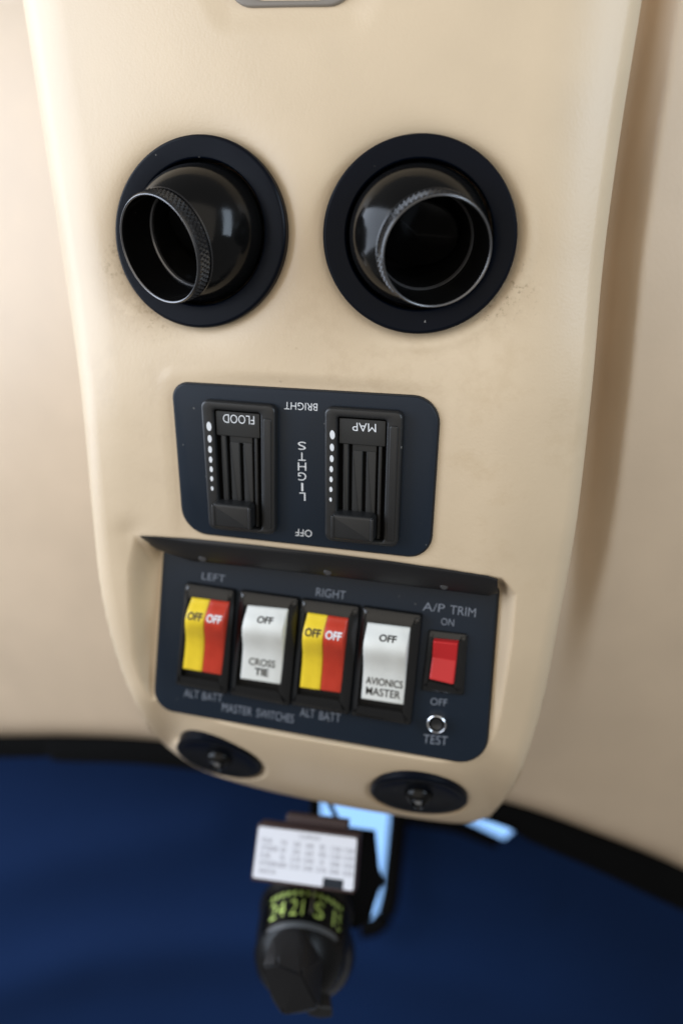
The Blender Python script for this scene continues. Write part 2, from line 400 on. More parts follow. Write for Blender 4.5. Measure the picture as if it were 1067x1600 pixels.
stains = [(S(812, 398), 0.0065, (0.16, 0.10, 0.045), 0.570, 700), (S(796, 450), 0.010, (0.20, 0.12, 0.05), 0.555, 620),
          (S(768, 482), 0.009, (0.17, 0.11, 0.05), 0.560, 620), (S(188, 420), 0.010, (0.24, 0.17, 0.08), 0.530, 420), (S(181, 395), 0.006, (0.22, 0.14, 0.05), 0.520, 600),
          (S(240, 490), 0.011, (0.32, 0.22, 0.11), 0.520, 500), (S(456, 540), 0.0035, (0.36, 0.25, 0.12), 0.56, 500), (S(432, 602), 0.003, (0.12, 0.08, 0.04), 0.52, 700),
          (S(196, 440), 0.016, (0.34, 0.24, 0.13), 0.36, 160, 0.20), (S(222, 480), 0.014, (0.36, 0.25, 0.14), 0.38, 160, 0.16), (S(796, 455), 0.015, (0.40, 0.28, 0.15), 0.40, 200, 0.14), (S(745, 505), 0.012, (0.42, 0.30, 0.17), 0.42, 200, 0.10),
          (S(560, 545), 0.06, (0.50, 0.37, 0.23), 0.52, 60, 0.25), (S(200, 640), 0.05, (0.52, 0.40, 0.27), 0.52, 50, 0.22), (S(760, 700), 0.07, (0.52, 0.38, 0.22), 0.52, 50, 0.25),
          (S(817, 470), 0.008, (0.30, 0.21, 0.11), 0.600, 800)]
M_leather = leather('tan_leather', TAN, stains, org=org)
console = thing('overhead_console', org, 'tan leather covered overhead console tapering down to a rounded nose', 'console')
me = bpy.data.meshes.new('leather_shell')
L = allv - org
me.vertices.add(len(L)); me.vertices.foreach_set('co', L.astype(np.float32).ravel())
me.loops.add(allf.size); me.loops.foreach_set('vertex_index', allf.astype(np.int32).ravel())
me.polygons.add(len(allf)); me.polygons.foreach_set('loop_start', np.arange(0, allf.size, 4, dtype=np.int32))
me.update(calc_edges=True); me.validate()
me.polygons.foreach_set('use_smooth', np.ones(len(me.polygons), bool)); me.materials.append(M_leather)
sh = bpy.data.objects.new('leather_shell', me); COL.objects.link(sh); sh.parent = console

# dark glossy brow over the switch pocket
def brow_pt(u, v, off): return base_point(u, v, off)
up_e = [(219, 837), (240, 837.5), (300, 841), (400, 851), (520, 865), (610, 876), (690, 888), (762, 899), (777, 905)]
lo_e = [(222, 841), (246, 857), (300, 869), (400, 879), (520, 893), (610, 904), (690, 914), (762, 923), (777, 925)]
mb = MB(); rings_ = []
for k, (a, b) in enumerate(zip(up_e, lo_e)):
    b = (b[0], b[1] + (8 if 1 < k < 8 else 2))
    a = np.array(a, float); b = np.array(b, float)
    if k in (0,): b = a + (b-a)
    pr = [(0.0, 0.0030), (0.02, -0.0004), (0.12, -0.0010), (0.30, -0.0007), (0.85, 0.0042), (0.97, 0.0050), (1.0, 0.0058), (0.97, 0.0090), (0.4, 0.0070)]
    rings_.append([brow_pt(*(a + (b-a)*q), o) for q, o in pr])
mb.add(*loft(rings_)); mb.build('pocket_brow', M_brow, console, 50)
for u, v in ((318, 870), (513, 891), (694, 913)):
    mb = MB(); c = base_point(u, v, 0.0052); mb.add(*lathe([(0.0001, 0.0016), (0.0012, 0.0014), (0.0018, 0.0006), (0.0019, -0.002)], c, unit([-0.1, -1, -0.5]), 16, True, True)); mb.build('brow_screw', M_edge, console)

# grey rimmed fixture at the upper edge
sl_pl = fit_plane([base_point(u, v, 0.001) for u, v in ((380, -60), (520, -60), (520, 0), (380, 0))])
q = [hit(u, v, sl_pl) for u, v in ((352, -110), (556, -110), (553, 10), (357, 13))]
fx = thing('recessed_fixture', sl_pl[0], 'grey rimmed dark fixture cut off at the top of the tan console', 'recessed fixture')
outer = round_poly(q, 0.008, 8)
qi = [hit(u, v, sl_pl) for u, v in ((384, -100), (526, -100), (522, 1.0), (390, 2.0))]
inner = round_poly(qi, 0.005, 8)
mb = MB(); mb.add(*frame_ring(outer, inner, sl_pl[1], -0.002, 0.0012, 0.0008, -0.004)); mb.build('rim', M_grey, fx)
mb = MB(); mb.add(*slab(inner, sl_pl[1], -0.006, -0.003)); mb.build('opening', M_void, fx)

# ------------------------------------------------------------------ air vents
def knurl_band(c, n, r, h0, h1, seg=66, rows=5, amp=0.00075):
    x, y, n = axes(n); V = []; Fc = []
    ring = lambda a, h, rr: c + n*h + (x*math.cos(a) + y*math.sin(a))*rr
    for j in range(rows):                                            # diamonds: low corners, one high point in each
        for i in range(seg): V.append(ring(2*math.pi*(i + 0.5*(j % 2))/seg, h0 + (h1-h0)*j/(rows-1), r))
    for j in range(-1, rows-1):
        for i in range(seg):
            k = j + 1; sh = 0 if k % 2 == 0 else 0.5
            if 0 < k < rows - 1:
                L_, R_ = k*seg + i, k*seg + (i+1) % seg
                off = i if k % 2 == 0 else (i + 1) % seg
                T_, B_ = (k+1)*seg + off, (k-1)*seg + off
                V.append(ring(2*math.pi*(i + 0.5 + sh)/seg, h0 + (h1-h0)*k/(rows-1), r + amp)); q = len(V) - 1
                Fc += [[L_, B_, q], [B_, R_, q], [R_, T_, q], [T_, L_, q]]
    for k in (0, rows-1):
        nb = 1 if k == 0 else rows-2
        for i in range(seg):
            sh = k % 2; off = (i + 1) % seg if sh else i
            Fc.append([k*seg + i, k*seg + (i+1) % seg, nb*seg + off] if nb % 2 != k % 2 else [k*seg + i, k*seg + (i+1) % seg, nb*seg + i])
    return V, Fc
vent_labels = ('eyeball air vent with its knurled nozzle turned to the left',
               'eyeball air vent above the word MAP, nozzle turned slightly right')
for w, lab in zip(VENTS, vent_labels):
    c, n, rf, ro = w['c'], w['n'], w['rf'], w['ro']; k = c[1]/F
    vent = thing('air_vent', c, lab, 'air vent', 'eyeball air vents in the console')
    mb = MB(); mb.add(*lathe([(rf*0.97, -0.0060), (rf, -0.0010), (rf, 0.0001), (rf - 0.0002, 0.0006), (rf - 0.0006, 0.0010), (rf - 0.0010, 0.0011), (rf - 0.0013, 0.0011), (ro + 0.0012, 0.0009),
                              (ro + 0.0005, 0.0008), (ro + 0.0001, 0.0005), (ro, 0.0000), (ro - 0.0003, -0.010)], c, n, 160))
    mb.build('flange', M_flange, vent, 14)
    Rb = (106.5 if w['px'][0] < 500 else 110)*k; bc = c - n*0.0012
    r0 = ray(*w['rim']); r0 = r0/np.linalg.norm(r0); Ln = (91 if w['px'][0] < 500 else 93)*k
    bq = r0 @ bc; disc = bq*bq - (bc @ bc - Ln*Ln); rim = r0*(bq - math.sqrt(max(disc, 0)))
    ax = unit(rim - bc); w['ax'] = ax
    rn = (85.5 if w['px'][0] < 500 else 87)*k; hs = math.sqrt(Rb*Rb - (rn*1.0)**2)
    amax = math.atan2(rn, hs)
    prof = [(Rb*math.sin(a), Rb*math.cos(a)) for a in np.linspace(math.pi*0.999, amax, 70)]
    mb = MB(); mb.add(*lathe(prof, bc, ax, 128)); mb.build('ball', M_ball, vent, None)
    h0, h1 = hs - 0.0012, Ln
    mb = MB()
    mb.add(*lathe([(rn - 0.0012, h0 - 0.001), (rn + 0.0002, h0), (rn + 0.0004, h0 + 0.0008), (rn + 0.0002, h0 + 0.0012)], bc, ax, 128))
    mb.add(*knurl_band(bc, ax, rn - 0.0002, h0 + 0.0012, h1 - 0.0012))
    mb.add(*lathe([(rn - 0.0001, h1 - 0.0012), (rn + 0.0001, h1 - 0.0007), (rn - 0.0002, h1 - 0.0001)], bc, ax, 128))
    nz = mb.build('nozzle', M_nozzle, vent, 22)
    mb = MB(); mb.add(*lathe([(rn - 0.0002, h1 - 0.0001), (rn - 0.0004, h1), (rn - 0.0006, h1 - 0.0001), (rn - 0.0008, h1 - 0.0004)], bc, ax, 128)); mb.build('rim', M_edge, nz)
    mb = MB(); mb.add(*lathe([(rn - 0.0008, h1 - 0.0004), (rn - 0.0012, h1 - 0.003), (rn - 0.0014, h1 - 0.011), (rn*0.86, h1 - 0.013), (rn*0.84, h1 - 0.016), (rn*0.80, h1 - 0.030)], bc, ax, 128))
    mb.build('bore', M_ball, nz, 30)
    mb = MB(); fn = unit(ax*0.55 + np.array([-0.25, -0.25, -0.75]))     # flap across the bore
    mb.add(*lathe([(0.0001, -0.0006), (rn*0.74, -0.0006), (rn*0.76, 0.0), (rn*0.74, 0.0006), (rn*0.2, 0.0012), (0.0001, 0.0014)], bc + ax*(h1 - 0.021), fn, 80)); mb.build('flap', M_ball, nz, 40)
    mb = MB(); mb.add(*lathe([(rn*0.81, h1 - 0.030), (0.0001, h1 - 0.030)], bc, ax, 64)); mb.build('bore_end', M_void, nz)
    mb = MB(); mb.add(*lathe([(rn - 0.0015, h1 - 0.0118), (rn*0.885, h1 - 0.0114), (rn*0.865, h1 - 0.0118), (rn*0.86, h1 - 0.0126)], bc, ax, 128)); mb.build('inner_ring', M_edge, nz)

# ------------------------------------------------------------------ lights panel and its two dimmers
n = lp_plane[1]
lights = thing('lights_panel', lp_plane[0], 'dark navy placard marked LIGHTS, BRIGHT and OFF in inverted white letters', 'control panel')
loop = round_poly([hit(u, v, lp_plane) for u, v in LP_PX], [0.0052, 0.0085, 0.0075, 0.0085], 9)
mb = MB(); mb.add(*slab(loop, n, -0.0006, 0.0010, 0.0003)); mb.build('plate', M_navy, lights)
mb = MB(); mb.add(*slab(inset(loop, n, -0.0005), n, -0.0014, 0.0004, 0.0002)); mb.build('backing_gasket', M_blackp, lights)
tp = shifted(lp_plane, 0.00112); pl_ = lambda u, v: hit(u, v, tp)
mb = MB()
word_px(mb, 'BRIGHT', (495.5, 627.5), (444, 626.5), (1.0, 14.5), pl_)
mb.v = []; mb.f = []
word_px(mb, 'BRIGHT', (496, 630.5), (444.5, 627.8), (-0.3, 11.6), pl_)
word_px(mb, 'OFF', (487.5, 828.5), (462, 826), (-0.3, 11.0), pl_)
for ch, v0, wd in (('S', 690, 12.5), ('T', 707, 11.5), ('H', 722.5, 13.0), ('G', 738, 12.8), ('I', 754.5, 3.0), ('L', 769.5, 9.5)):
    uc = 471.5 + (v0 - 690)*0.012
    word_px(mb, ch, (uc + wd/2, v0 + 0.4), (uc - wd/2, v0), (0.15, 12.6), pl_)
mb.build('lettering', M_print, lights)

def dimmer(px, label, word, wl, wr, dots):
    Q = Quad(shifted(lp_plane, 0.001), px); n = Q.pl[1]
    d = thing('dimmer_slider', Q.pt(0.5, 0.5), label, 'dimmer', 'slide dimmers on the lights panel')
    H = 0.0034
    mb = MB()
    outer = Q.rect(0, 0, 1, 1, 0.0024, 6); inner = Q.rect(0.17, 0.065, 0.80, 0.965, 0.0009, 6)
    mb.add(*frame_ring(outer, inner, n, -0.0002, H, 0.0009, 0.0004))
    bz = mb.build('bezel', M_bezel, d, 40)
    mb = MB(); ridge = Q.rect(0.845, 0.10, 0.955, 0.955, 0.0008, 5); mb.add(*slab(ridge, n, H - 0.0004, H + 0.0005, 0.0004)); mb.build('bezel_ridge', M_bezel, d, 40)
    mb = MB(); mb.add(*slab(Q.rect(0.16, 0.06, 0.81, 0.97), n, -0.0001, 0.0005)); mb.build('track_floor', M_void, d)
    mb = MB(); mb.add(*slab(Q.rect(0.185, 0.075, 0.785, 0.262, 0.0004, 4), n, 0.0004, 0.0024, 0.0003)); mb.build('name_plate', M_track, d)
    for a0, a1, h in ((0.235, 0.305, 0.0020), (0.35, 0.485, 0.0014), (0.535, 0.665, 0.0014), (0.70, 0.745, 0.0020)):
        b0 = 0.262 if h > 0.0016 else 0.31
        mb = MB(); mb.add(*slab(Q.rect(a0, b0, a1, 0.96, 0.0002, 3), n, 0.0004, h, 0.0003)); mb.build('track_rail', M_track, d)
    mb = MB(); mb.add(*slab(Q.rect(0.35, 0.262, 0.665, 0.315, 0.0002, 3), n, 0.0003, 0.0012, 0.0002)); mb.build('track_stop', M_track, d)
    # knob: a block with raised side lips
    K = [Q.pt(*p) for p in ((0.135, 0.765), (0.69, 0.765), (0.69, 0.955), (0.135, 0.955))]
    mb = MB(); mb.add(*slab(round_poly(K, 0.0011, 5), n, 0.0006, 0.0072, 0.0011, 5))
    kb = mb.build('knob', M_bezel, d, 45)
    for a0, a1 in ((0.128, 0.175), (0.655, 0.70)):
        mb = MB(); mb.add(*slab(Q.rect(a0, 0.775, a1, 0.945, 0.0004, 4), n, 0.003, 0.0075, 0.0004)); mb.build('knob_lip', M_bezel, kb, 45)
    tpl = shifted(Q.pl, 0.0025); mb = MB(); word_px(mb, word, wl[0], wr[0], wl[1], lambda u, v: hit(u, v, tpl)); mb.build('lettering', M_print, d)
    dpl = shifted(Q.pl, H + 0.0001)
    for u, v, r in dots:
        cpt = hit(u, v, dpl); x, y, _ = axes(n)
        mb = MB(); ring = [cpt + (x*math.cos(a)*r*0.55 + y*math.sin(a)*r)*cpt[1]/F for a in np.linspace(0, 2*math.pi, 20, endpoint=False)]
        mb.add(*slab(ring, n, -0.0002, 0.0001)); mb.build('scale_dot', M_print, d)
z2 = lambda x, y: (310 + x/6.957, 610 + y/6.957)
dimmer([(318.5, 622), (434.5, 631), (434, 831.5), (331.5, 821.5)], 'black slide dimmer marked FLOOD beside its column of white dots', 'FLOOD',
       ((397.3, 650.0), (0.4, 13.5)), ((348.5, 646.8),),
       [(*z2(117, 391), 7.2), (*z2(125, 525), 5.9), (*z2(129, 642), 5.5), (*z2(135, 752), 5.0), (*z2(142, 857), 4.6), (*z2(147, 960), 4.2), (*z2(152, 1066), 3.5)])
z1 = lambda x, y: (430 + x/6.667, 610 + y/6.667)
dimmer([(510.5, 633), (632.5, 641), (624, 851), (511, 839.5)], 'black slide dimmer marked MAP beside its column of white dots', 'MAP',
       ((587.2, 662.5), (0.3, 13.0)), ((550.3, 660.0),),
       [(*z1(595, 462), 7.2), (*z1(591, 594), 6.0), (*z1(588, 711), 5.5), (*z1(584, 820), 5.0), (*z1(582, 927), 4.6), (*z1(580, 1031), 4.3), (*z1(577, 1137), 3.4)])

# ------------------------------------------------------------------ switch panel and what is set into it
n = sp_plane[1]
switches = thing('switch_panel', sp_plane[0], 'slate navy switch plate recessed under the dark brow, marked MASTER SWITCHES', 'control panel')
loop = round_poly([hit(u, v, sp_plane) for u, v in SP_PX], [0.001, 0.002, 0.0105, 0.0075], 9)
mb = MB(); mb.add(*slab(loop, n, -0.0010, 0.0008, 0.0003)); mb.build('plate', M_navy, switches)
mb = MB(); mb.add(*slab(inset(loop, n, -0.0006), n, -0.0018, 0.0001, 0.0002)); mb.build('backing_gasket', M_blackp, switches)
tp = shifted(sp_plane, 0.00092); pl_ = lambda u, v: hit(u, v, tp)
mb = MB()
UP = np.array([0.10, -1.0])
def sw(word, cu, cv, wd, h, slope):
    a = np.array([cu - wd/2, cv - wd/2*slope]) - UP*h/2; b = np.array([cu + wd/2, cv + wd/2*slope]) - UP*h/2
    word_px(mb, word, a, b, UP*h, pl_)
sw('LEFT', 334, 902, 36, 11, 0.13); sw('RIGHT', 517, 927.5, 46, 13, 0.12)
sw('A/P', 677.5, 949, 34, 13, 0.10); sw('TRIM', 723, 955, 40, 13.5, 0.13); sw('ON', 699, 972, 20, 11, 0.12)
sw('OFF', 685.5, 1097, 26, 11, 0.10); sw('TEST', 680, 1156, 38, 14, 0.10)
sw('ALT', 299.5, 1084.0, 23, 12, 0.13); sw('BATT', 332, 1089, 31, 12, 0.13)
sw('MASTER', 370.5, 1108.5, 46, 13, 0.17); sw('SWITCHES', 430, 1118.5, 58, 13, 0.17)
sw('ALT', 480.5, 1114.0, 23, 12.5, 0.13); sw('BATT', 515.5, 1120, 33, 13, 0.14)
mb.build('lettering', M_print2, switches)

RK = [(0, 4.4), (0.08, 6.9), (0.17, 9.0), (0.24, 9.7), (0.31, 9.3), (0.42, 7.6), (0.52, 6.1), (0.62, 5.3), (0.75, 4.9), (0.88, 4.7), (1.0, 4.6)]
def rk_h(t): return float(np.interp(t, [a for a, b in RKF], [b for a, b in RKF]))*0.001
_t = np.array([a for a, b in RK]); _h = np.array([b for a, b in RK])
_tt = np.linspace(0, 1, 41); _hh = np.interp(_tt, _t, _h); _hh = np.convolve(np.pad(_hh, 3, 'edge'), np.ones(7)/7, 'valid')
RKF = list(zip(_tt, _hh))
def rocker_mesh(Q, a0, a1, hfun, href, bev=0.0005, base=0.001):
    """ a paddle with the S-shaped profile hfun(t), across s = a0..a1, edges rounded """
    n = Q.pl[1]; wid = np.linalg.norm(Q.pt(a1, 0.5) - Q.pt(a0, 0.5))*1.0; ln = np.linalg.norm(Q.pt(0.5, 1) - Q.pt(0.5, 0))
    bs = bev/wid*(a1 - a0); bt = bev/ln
    cols = [(a0, -1.0, 0), (a0, -bev, 0), (a0 + bs*0.3, -bev*0.3, 1), (a0 + bs, 0, 1)] + [(a0 + bs + (a1 - a0 - 2*bs)*k/4, 0, 1) for k in range(1, 4)] + \
           [(a1 - bs, 0, 1), (a1 - bs*0.3, -bev*0.3, 1), (a1, -bev, 0), (a1, -1.0, 0)]
    ts = [(0, -1.0), (0, -bev), (bt*0.3, -bev*0.3), (bt, 0)] + [(t, 0) for t in np.linspace(bt*1.6, 1 - bt*1.6, 40)] + [(1 - bt, 0), (1 - bt*0.3, -bev*0.3), (1, -bev), (1, -1.0)]
    V = []
    for t, dt in ts:
        for a, da, _ in cols:
            h = hfun(t) + min(da, 0) + min(dt, 0)
            if da < -0.5 or dt < -0.5: h = base
            V.append(Q.pt(a, t, h - href))
    m = len(cols); Fc = [[j*m + i, j*m + i + 1, (j+1)*m + i + 1, (j+1)*m + i] for j in range(len(ts)-1) for i in range(m-1)]
    return V, Fc
def on_rocker(Q, hfun, href, off=0.00012):
    q = [np.array(p, float) for p in Q.px]
    def f(a, t): return Q.pt(a, t, hfun(t) - href + off)
    return f
def rocker_word(mb, word, f, a0, a1, t_mid, ht):
    V, Fc = text_geo(word, 0.03 if len(word) < 4 else 0.008); mb.add([f(a0 + (a1-a0)*x, t_mid + ht*(0.5 - y)) for x, y in V], Fc)

def bezel(parent, px, rpx, H=0.0036):
    Q = Quad(shifted(sp_plane, 0.0008), px); n = Q.pl[1]
    hr = shifted(sp_plane, 0.0008)
    R = [hit(u, v, hr) for u, v in rpx]; c = sum(R)/4
    R = [c + (p - c)*1.07 for p in R]
    mb = MB(); outer = Q.rect(0, 0, 1, 1, 0.0008, 5)
    lowr = [p for p in outer]; H1 = H
    inn = inset(outer, n, 0.0012); hole = round_poly(R, 0.0004, 5)
    rings = [[p + n*(-0.0002) for p in lowr], [p + n*(H1*0.60) for p in inset(outer, n, 0.0001)], [p + n*(H1*0.66) for p in inset(outer, n, 0.0002)], [p + n*(H1*0.96) for p in inset(outer, n, 0.0018)], [p + n*H1 for p in inset(outer, n, 0.0021)],
             [p + n*H1 for p in hole], [p + n*(0.0006) for p in hole]]
    mb.add(*loft(rings, False, True))
    return mb.build('bezel', M_bezel2, parent, 30)
G_SW = 'rocker switches on the switch panel'
HREF = 0.0052
def big_switch(px, rpx, label, kind, words):
    s0 = thing('rocker_switch', hit(*np.mean(px, 0), sp_plane), label, 'rocker switch', G_SW)
    bezel(s0, px, rpx)
    Q = Quad(shifted(sp_plane, HREF), rpx)
    if kind == 'split':
        for a0, a1, m_, pm, lb in ((0.0, 0.496, M_yellow, M_printk, 'yellow half of the rocker'), (0.504, 1.0, M_red, M_print, 'red half of the rocker')):
            mb = MB(); mb.add(*rocker_mesh(Q, a0, a1, rk_h, HREF)); r = mb.build('rocker', m_, s0, 50); r['label'] = lb
            f = lambda a, t: Q.pt(a, t, rk_h(t) - HREF + 0.00012)
            mb = MB(); rocker_word(mb, 'OFF', f, a0 + 0.05, a1 - 0.06, 0.195, 0.10); mb.build('lettering', pm, r)
    else:
        mb = MB(); mb.add(*rocker_mesh(Q, 0, 1, rk_h, HREF)); r = mb.build('rocker', M_white, s0, 50)
        f = lambda a, t: Q.pt(a, t, rk_h(t) - HREF + 0.00012)
        mb = MB()
        for wd, a0, a1, tm, ht in words: rocker_word(mb, wd, f, a0, a1, tm, ht)
        mb.build('lettering', M_printk, r)
big_switch([(293, 908), (370.5, 920), (358.5, 1082), (278, 1066)], [(299, 934), (357.5, 941.5), (345, 1056.5), (284.5, 1046)],
           'split yellow and red rocker switch below the word LEFT', 'split', None)
big_switch([(378, 920), (470, 932.5), (455.5, 1100), (362, 1081.5)], [(386.5, 946.5), (449.5, 952.5), (437.5, 1071), (374.5, 1061.5)],
           'white rocker switch marked CROSS TIE', 'white', [('OFF', 0.33, 0.72, 0.13, 0.075), ('CROSS', 0.18, 0.83, 0.735, 0.10), ('TIE', 0.34, 0.68, 0.865, 0.10)])
big_switch([(473, 933), (564.5, 945), (547.5, 1113.5), (456.5, 1097.5)], [(480, 958), (543.5, 967), (531.5, 1084.5), (467.5, 1075.5)],
           'split yellow and red rocker switch below the word RIGHT', 'split', None)
big_switch([(568, 945), (661, 958), (643.5, 1129.5), (550, 1114)], [(573.5, 973.5), (640.5, 981.5), (629.5, 1103), (563.5, 1093)],
           'white rocker switch marked AVIONICS MASTER', 'white', [('OFF', 0.34, 0.74, 0.13, 0.075), ('AVIONICS', 0.08, 0.95, 0.735, 0.10), ('MASTER', 0.10, 0.91, 0.875, 0.105)])
px = [(669.5, 983), (731, 990), (725, 1085), (657.5, 1077)]; rpx = [(677.5, 999.5), (715.5, 1003), (708.5, 1068.5), (671, 1059.5)]
s0 = thing('rocker_switch', hit(*np.mean(px, 0), sp_plane), 'small plain red rocker switch between the words ON and OFF', 'rocker switch', G_SW)
bezel(s0, px, rpx, 0.0016)
Q = Quad(shifted(sp_plane, 0.004), rpx)
h2 = lambda t: 0.0056 - 0.0044*min(t, 0.46) + (max(t, 0.46) - 0.46)*0.0030
mb = MB(); mb.add(*rocker_mesh(Q, 0, 1, h2, 0.004, 0.0005)); mb.build('rocker', M_red2, s0, 8)
c = hit(683, 1128.5, shifted(sp_plane, 0.001)); k = c[1]/F
tb = thing('test_button', c, 'small chrome ringed push button above the word TEST', 'push button')
mb = MB(); mb.add(*lathe([(16.2*k, -0.0004), (16.0*k, 0.0013), (15.2*k, 0.0022), (13.6*k, 0.0025), (11.8*k, 0.0021), (10.6*k, 0.0008), (10.4*k, -0.0002)], c, sp_plane[1], 48)); mb.build('collar', M_chrome, tb)
mb = MB(); mb.add(*lathe([(10.2*k, -0.0002), (10.0*k, 0.0014), (9*k, 0.0019), (6*k, 0.0016), (0.0001, 0.0014)], c, sp_plane[1], 40)); mb.build('plunger', M_bezel, tb)

# ------------------------------------------------------------------ two spot lights in the nose
for (c, nn, r), lab in zip(SPOTS,
                            ('black oval spot light in the console nose below the words ALT BATT', 'black oval spot light in the console nose below the word TEST')):
    sp = thing('spot_light', c, lab, 'spot light', 'spot lights in the console nose')
    mb = MB(); mb.add(*lathe([(r*0.99, -0.006), (r, 0.0), (r - 0.0004, 0.0004), (r - 0.0012, 0.0006), (r*0.84, 0.0004), (r*0.78, 0.0001), (r*0.60, -0.0004), (r*0.40, -0.0006), (0.0001, -0.0008)], c, nn, 96)); mb.build('flange', M_flange, sp, 40)
    mb = MB(); R2 = r*0.30
    ax = unit(nn + np.array([-0.05, -0.55, -0.05]))
    mb.add(*lathe([(R2*math.sin(a), R2*math.cos(a)) for a in np.linspace(2.6, 0.52, 30)], c - nn*R2*0.22, ax, 64))
    bl = mb.build('ball', M_ball, sp, None)
    cc = c - nn*R2*0.22; r5 = R2*math.sin(0.52); h5 = R2*math.cos(0.52)
    mb = MB(); mb.add(*lathe([(r5, h5), (r5*1.02, h5 + 0.0006), (r5*0.92, h5 + 0.0010), (r5*0.80, h5 + 0.0006), (r5*0.72, h5 - 0.001)], cc, ax, 48)); mb.build('lens_ring', M_ball, bl)
    mb = MB(); mb.add(*lathe([(r5*0.74, h5 - 0.0008), (r5*0.5, h5 + 0.0002), (0.0001, h5 + 0.0006)], cc, ax, 40)); mb.build('lens', M_chrome, bl)

# ------------------------------------------------------------------ headliner, windscreen trim, cover, sky
def head_depth(U, V):
    d = np.full(U.shape, 0.43)
    for _ in range(40):
        X, Z = (U - CX)/F*d, -(V - CY)/F*d; t = ZT - Z
        t = np.clip(t, -0.12, 0.26); X = np.clip(X, -0.26, 0.26)
        d = 0.5*d + 0.5*(0.428 + 0.20*t + 1.25*t*t - 0.20*X + 1.6*X*X/(1 + np.abs(X)/0.2))
    return d
EDGE = [(-400, 1150), (0, 1150), (120, 1150), (240, 1156), (420, 1180), (600, 1210), (800, 1256), (930, 1301), (1067, 1357), (1300, 1470), (1500, 1580)]
nu, nv = 260, 150
us = np.linspace(-300, 1380, nu); ve = np.interp(us, *np.array(resample(EDGE, 200)).T)
U = np.repeat(us[None], nv, 0); V = -300 + (ve[None] + 300)*np.linspace(0, 1, nv)[:, None]
D = head_depth(U, V)
dro = polyline_dist(U, V, OUT_R); D = D + 0.026*(1 - smooth((dro - 4)/58.0))*np.where(V < 1230, 1 - smooth((V - 560)/640), 0)*(U > 700)   # channel along the console's side
e = np.clip(1 - (ve[None] - V)/26.0, 0, 1); D = D + D/F*26*(1 - np.sqrt(np.maximum(1 - e*e, 0)))
HP = np.stack([(U - CX)/F*D, D, -(V - CY)/F*D], -1).reshape(-1, 3)
ix = np.arange(nu*nv).reshape(nv, nu)
hf = np.stack([ix[:-1, :-1], ix[1:, :-1], ix[1:, 1:], ix[:-1, 1:]], -1).reshape(-1, 4)
back = HP[ix[-1]] + np.array([0, 0.02, 0.0]); hv = np.vstack([HP, back]); bi = nu*nv + np.arange(nu)
hf = np.vstack([hf, np.stack([ix[-1, :-1], bi[:-1], bi[1:], ix[-1, 1:]], -1)])
M_head = leather('tan_headliner', (0.64, 0.505, 0.362), grain=1500, strength=0.3)
hd = mesh_obj('headliner', hv, hf, M_head, None, None)
tag(hd, 'tan cabin ceiling lining behind the console', 'headliner', kind='structure')

def band_pts(top, bot, d0, d1, n=80):
    a = resample(top, n); b = resample(bot, n); rows = []
    for (u0, v0), (u1, v1) in zip(a, b):
        da = float(head_depth(np.array([u0]), np.array([v0]))[0]) + d0; db_ = da + d1 - d0
        rows.append([at(u0, v0 - 26, da + 0.002), at(u0, v0, da), at(u0 + (u1-u0)*0.5, v0 + (v1-v0)*0.5, da - 0.001), at(u1, v1, db_), at(u1, v1 - 6, db_ + 0.012), at(u0, v0 - 26, da + 0.014)])
    return loft(rows)
mb = MB()
mb.add(*band_pts([(-400, 1148), (0, 1148), (120, 1149), (240, 1155), (420, 1180), (600, 1212), (800, 1257), (930, 1302), (1067, 1358), (1300, 1471)],
                 [(-400, 1180), (0, 1184), (80, 1183), (92, 1190), (240, 1196), (420, 1222), (560, 1248), (640, 1264), (720, 1276), (760, 1283), (800, 1297), (830, 1316), (930, 1360), (1067, 1424), (1300, 1530)], 0.010, 0.012, 160))
tr = mb.build('windscreen_trim', M_trim)
tag(tr, 'black rubber edging between the tan headliner and the blue cover', 'trim')

# fabric cover over the windscreen, with two gaps at its upper edge
CD = 0.66
HOLE1 = [(500, 1240), (613, 1262), (609, 1300), (602, 1368), (599, 1400), (590, 1428), (578, 1441), (560, 1441), (545, 1380), (520, 1290), (501, 1281)]
HOLE2 = [(716, 1278), (735, 1265), (800, 1280), (802, 1299), (796, 1305), (788, 1312), (775, 1306), (752, 1295)]
def cover_depth(u, v):
    d = CD + 0.00006*(v - 1400) + 0.00000012*(u - 500)**2
    def ridge(pts, w, a):
        D_ = polyline_dist(np.array([[u]], float), np.array([[v]], float), pts)[0, 0]; return -a*math.exp(-(D_/w)**2)
    d += ridge([(-300, 1420), (0, 1370), (180, 1330), (330, 1305)], 42, 0.004)
    d += ridge([(-300, 1600), (0, 1545), (150, 1500), (330, 1482), (520, 1480), (760, 1540), (1000, 1620)], 46, 0.008)
    d += ridge([(650, 1378), (770, 1400), (850, 1412)], 20, 0.003)
    d += ridge([(-200, 1250), (300, 1240)], 30, 0.0)
    return d
cv = []; ce = []
for hole in (HOLE1, HOLE2):
    b = len(cv); m = len(hole); cv += [Vector(p) for p in hole]; ce += [(b+i, b+(i+1) % m) for i in range(m)]
H1 = np.array(HOLE1); H2 = np.array(HOLE2)
for i in range(110):
    for j in range(36):
        u = -500 + 2100*i/109; v = 1080 + 780*j/35
        uu, vv = np.array([[u]], float), np.array([[v]], float)
        if any(inside(uu, vv, h)[0, 0] or polyline_dist(uu, vv, h + h[:1])[0, 0] < 3 for h in (HOLE1, HOLE2)): continue
        cv.append(Vector((u, v)))
r = delaunay_2d_cdt(cv, ce, [], 0, 1e-4)
V2 = np.array([(p.x, p.y) for p in r[0]]); F2 = []
